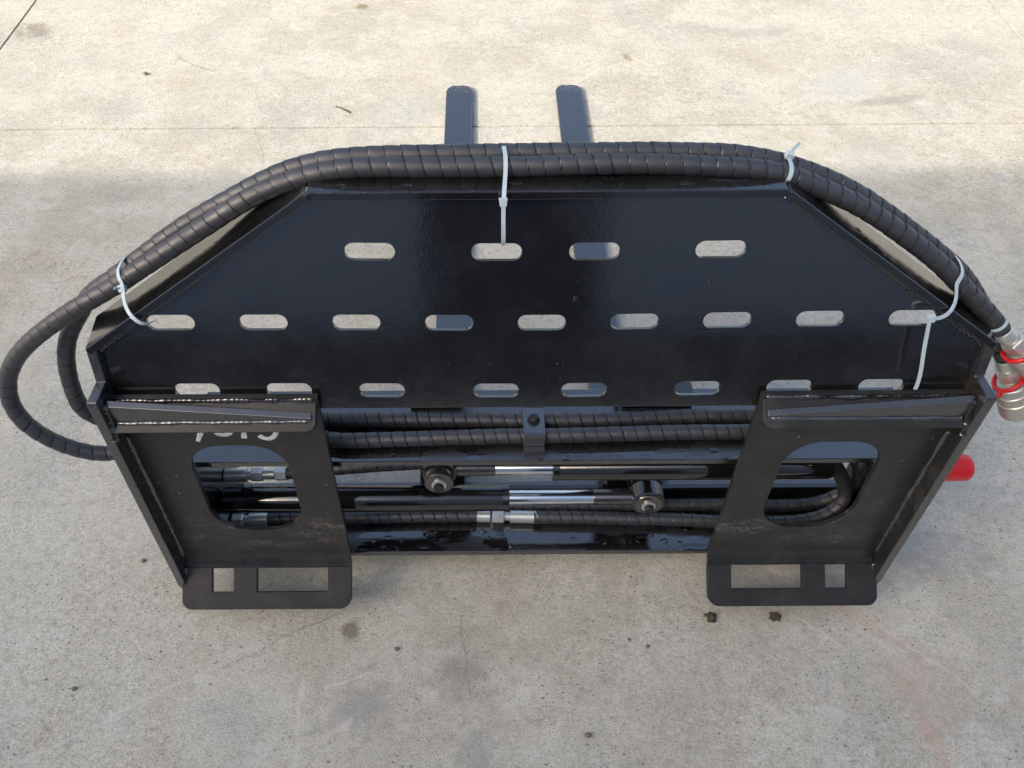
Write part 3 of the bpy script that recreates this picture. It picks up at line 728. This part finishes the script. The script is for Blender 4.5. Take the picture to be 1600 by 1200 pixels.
tie('short pale zip tie with a stub end round the hoses at the upper right bend',
    [c1_ - up * r + ax * .004, c1_ - up * r * .8 - ax * r * .55, c1_ - ax * r, c1_ + up * r * .7 - ax * r * .7, c1_ + up * r, c2_ + up * r, c2_ + ax * r * .7 + up * r * .7, c2_ + ax * r, c2_ + ax * r * .5 - up * r * .8],
    (1, 0, -.28), head=(c2_ * .65 + c1_ * .35 + up * (r + .003), (0, 1, .2)), tail=[c2_ * .6 + c1_ * .4 + up * (r + .004), c2_ * .75 + c1_ * .25 + up * (r + .010) + Vector((.003, 0, 0)), c2_ * .8 + c1_ * .2 + up * (r + .017) + Vector((.006, 0, 0))])
c1_, c2_, ax, up = hoop((-.517, .786, -.560), (-.515, .8125, -.558), (-.86, -.1, -.5))
tie('pale zip tie round the hoses on the left slope of the guard',
    [c2_ + ax * r - up * .004, c2_ + ax * r * .7 + up * r * .7, c2_ + up * r, c1_ + up * r, c1_ - ax * r * .75 + up * r * .66, c1_ - ax * r, Vector((-.5170, .7640, -.569)), Vector((-.512, .7490, -.578)), Vector((-.503, .7395, -.5865)), Vector((-.494, .7360, -.5925)), Vector((-.487, .7400, -.5985)), Vector((-.483, .756, -.602))],
    (.80, .1, .5), head=(Vector((-.5185, .7705, -.565)), (.2, -.6, -.6)), tail=[Vector((-.519, .7705, -.564)), Vector((-.5225, .767, -.5625)), Vector((-.5255, .765, -.5605))])
c1_, c2_, ax, up = hoop((.512, .7845, -.565), (.512, .8115, -.561), (.8, -.13, -.62))
tie('long pale zip tie on the right slope whose tail dangles over the guard',
    [c2_ + ax * r - up * .004, c2_ + ax * r * .7 + up * r * .7, c2_ + up * r, c1_ + up * r, c1_ - ax * r * .75 + up * r * .66, c1_ - ax * r, Vector((.5115, .763, -.572)), Vector((.505, .7465, -.583)), Vector((.495, .7375, -.590)), Vector((.481, .7345, -.5925)), Vector((.4755, .7375, -.594))],
    (.75, -.1, -.6), head=(Vector((.4755, .7365, -.5925)), (-1, 0, -.15)), tail=[Vector((.4745, .7350, -.595)), Vector((.4755, .7290, -.613)), Vector((.4785, .722, -.640)), Vector((.4815, .7160, -.660)), Vector((.4835, .7125, -.680)), Vector((.4835, .7120, -.690))])
q1 = Vector((.5905, .7715, -.6305)); tg = Vector((.72, -.13, -.70)).normalized(); a_ = tg.orthogonal().normalized(); b_ = tg.cross(a_)
tie('narrow pale band round the front hose end just above the upper coupler',
    [q1 + (a_ * math.cos(k * math.pi / 8) + b_ * math.sin(k * math.pi / 8)) * .0128 for k in range(17)], tuple(tg), w=.0021)

# ================================================================ water left on the paint
rr = random.Random(11)
wm = MB()
def drop(center, n, r, asp=1., h=.35):
    n = Vector(n).normalized(); a = Vector((1, 0, 0)); a = (a - n * a.dot(n)).normalized(); b = n.cross(a)
    vs = []; fs = []; seg = 12; rings = ((1, 0), (.92, .35), (.70, .70), (.38, .93))
    ph = rr.random() * 6
    for q, hh in rings:
        for k in range(seg):
            th = 6.2832 * k / seg; w = 1 + .16 * math.sin(2 * th + ph) + .1 * math.sin(3 * th + 2 * ph)
            vs.append(Vector(center) + (a * math.cos(th) * asp + b * math.sin(th)) * r * q * w + n * (r * h * hh + .00015))
    vs.append(Vector(center) + n * (r * h + .00015)); vs.append(Vector(center) + n * .00015)
    m = len(rings)
    for i in range(m - 1):
        for k in range(seg): fs.append((i * seg + k, i * seg + (k + 1) % seg, (i + 1) * seg + (k + 1) % seg, (i + 1) * seg + k))
    for k in range(seg): fs.append(((m - 1) * seg + k, (m - 1) * seg + (k + 1) % seg, m * seg)); fs.append((k, m * seg + 1, (k + 1) % seg))
    wm.add(vs, fs)
UPZ = (0, 0, 1)
for x, y, r_, asp in ((.045, .7500, .004, 1.6), (-.02, .758, .003, 1), (.10, .7505, .0035, 1.3), (.125, .7495, .005, 1.6), (.165, .750, .0045, 1.8), (.24, .7495, .006, 2.4), (-.21, .757, .0042, 1.1), (-.245, .757, .0036, 1.3), (-.10, .7665, .0045, .9), (-.08, .7655, .0032, 1), (.285, .7505, .004, 1.5), (.22, .7640, .0035, 1.1), (.235, .765, .003, .8), (.27, .763, .0045, 2), (-.27, .762, .003, 1), (.07, .7495, .003, 1)):
    drop((x, y, -.864), UPZ, r_, asp)
for k in range(34):
    drop((rr.uniform(-.28, .28), rr.uniform(.750, .79), -1.097), UPZ, rr.uniform(.0015, .0055), rr.uniform(.8, 2.0), .3)
for k in range(18):
    drop((rr.uniform(.30, .46) * rr.choice((-1, 1)), rr.uniform(.75, .80), -.864), UPZ, rr.uniform(.001, .003), rr.uniform(.8, 1.6))
fl = Vector(gp(0, vt, .010)); bk = Vector(gp(0, vt + .066 * .26, .010 - .066)); fdv = (bk - fl); fnv = Vector((0, -fdv.z, fdv.y)).normalized()
for x, q, r_, asp in ((-.035, .25, .0050, 1.7), (.055, .24, .0052, 2.0), (.058, .45, .0036, 1.8), (.078, .45, .0034, 2.4), (.085, .16, .003, 1.3), (.16, .2, .004, 2), (-.16, .2, .003, 2), (.21, .30, .0045, 5), (-.235, .22, .0028, 2), (.125, .30, .0026, 1.4)):
    drop(fl + fdv * q + Vector((x, 0, 0)), fnv, r_, asp)
for x, v, r_ in ((.2025, gz(-.554), .0034), (.04, gz(-.575), .003), (.0, gz(-.60), .0026), (.27, gz(-.493), .0024), (.245, gz(-.60), .0022), (-.10, gz(-.58), .0012), (.01, gz(-.605), .002), (-.28, gz(-.69), .0016), (.33, gz(-.66), .0012), (.12, gz(-.55), .001), (-.33, gz(-.53), .001)):
    drop(gp(x, v, 0), N, r_, 1.1, .4)
for k in range(30):
    drop(gp(rr.uniform(-.5, .5), gz(rr.uniform(-.70, -.66)), 0), N, rr.uniform(.0006, .0014), 1, .4)
for s in (-1, 1):
    for k in range(26):
        u = rr.uniform(.30, .55); z = rr.uniform(-1.05, -.78)
        if .345 < u < .50 and -1.0 < z < -.79: continue
        drop((s * u, QY, z), (0, -1, 0), rr.uniform(.0009, .0022), rr.uniform(.8, 1.3), .4)
sfn = (sn.x, sn.y)
for q, w_, r_ in ((.33, .45, .0030), (.36, .30, .0040), (.44, .22, .0016), (.47, .20, .0022), (.60, .3, .001)):
    a3 = gp(TX, vt, .010); b3 = gp(KX, vk, .010); bk3 = gp(TX + sn.x * .066 * .26, vt + sn.y * .066 * .26, .010 - .066)
    dv = bk3 - a3; nv = (b3 - a3).cross(dv); nv = nv if nv.z > 0 else -nv
    drop(a3 + (b3 - a3) * q + dv * w_, nv, r_, 1.4)
wo_ = mesh_obj('water_droplets', wm, 'water', base=T((0, .75, -.864)), auto=60)
wo_['kind'] = 'stuff'; tag(wo_, 'clear water droplets left on the black paint', 'water')

# ================================================================ litter on the concrete
def rock(name, x, y, r, mat, label, cat, flat=.55, seed=0, group=None, sub=2, rough=.5):
    bm = bmesh.new(); bmesh.ops.create_icosphere(bm, subdivisions=sub, radius=1)
    for v in bm.verts:
        n_ = 1 + rough * mnoise.noise(v.co * 1.6 + Vector((seed, seed * .3, 0))) + rough * .5 * mnoise.noise(v.co * 4 + Vector((0, seed, 0)))
        v.co = Vector((v.co.x * n_ * r, v.co.y * n_ * r * .8, (v.co.z * n_ * flat + flat * .75) * r))
    mb = MB(); mb.v = [v.co + Vector((x, y, 0)) for v in bm.verts]; mb.f = [tuple(q.index for q in f.verts) for f in bm.faces]; bm.free()
    lo_ = min(v.z for v in mb.v)
    for v in mb.v: v.z -= lo_ - .0003
    return tag(mesh_obj(name, mb, mat, base=(x, y, 0), tf=ident, auto=70), label, cat, group)
rock('mud_clod', .309, .488, .0092, 'mud', 'dark wet mud clod below the left end of the right lip', 'mud', .4, 3, 'mud clods below the right lip', 3, .9)
rock('mud_clod', .418, .487, .009, 'mud', 'dark wet mud clod below the middle of the right lip', 'mud', .4, 8, 'mud clods below the right lip', 3, .9)
ps = [(-.683, .599, .0042, 'small pale stone on the concrete left of the left lip'), (-1.108, 2.215, .007, 'tan pebble in the upper left beyond the joint'),
      (.722, .747, .0062, 'round dark stone right of the red cap'), (.589, .653, .0045, 'dark pebble between right lip and right edge'),
      (.196, .440, .0034, 'tiny black stone below the gap between the lips'), (.084, .302, .0055, 'grey pebble near the bottom centre'),
      (-.220, .438, .004, 'small dark pebble below the left lip'), (-.735, .378, .0042, 'dark pebble at the lower left edge'),
      (.167, .452, .003, 'tiny brown pebble beside the tiny black stone')]
for k, (x, y, r_, lb) in enumerate(ps): rock('pebble', x, y, r_, 'stone', lb, 'pebble', .6, k * 3.7, 'pebbles on the concrete')
mb = tube([(-.501, 2.030, .003), (-.485, 2.022, .0042), (-.470, 2.008, .0035), (-.456, 1.999, .003)], .0022, seg=8, step=.004, wrap=0)
tag(mesh_obj('twig', mb, 'bark', base=(-.48, 2.015, 0), tf=ident), 'short thin brown twig lying beyond the hoses, upper left', 'twig')
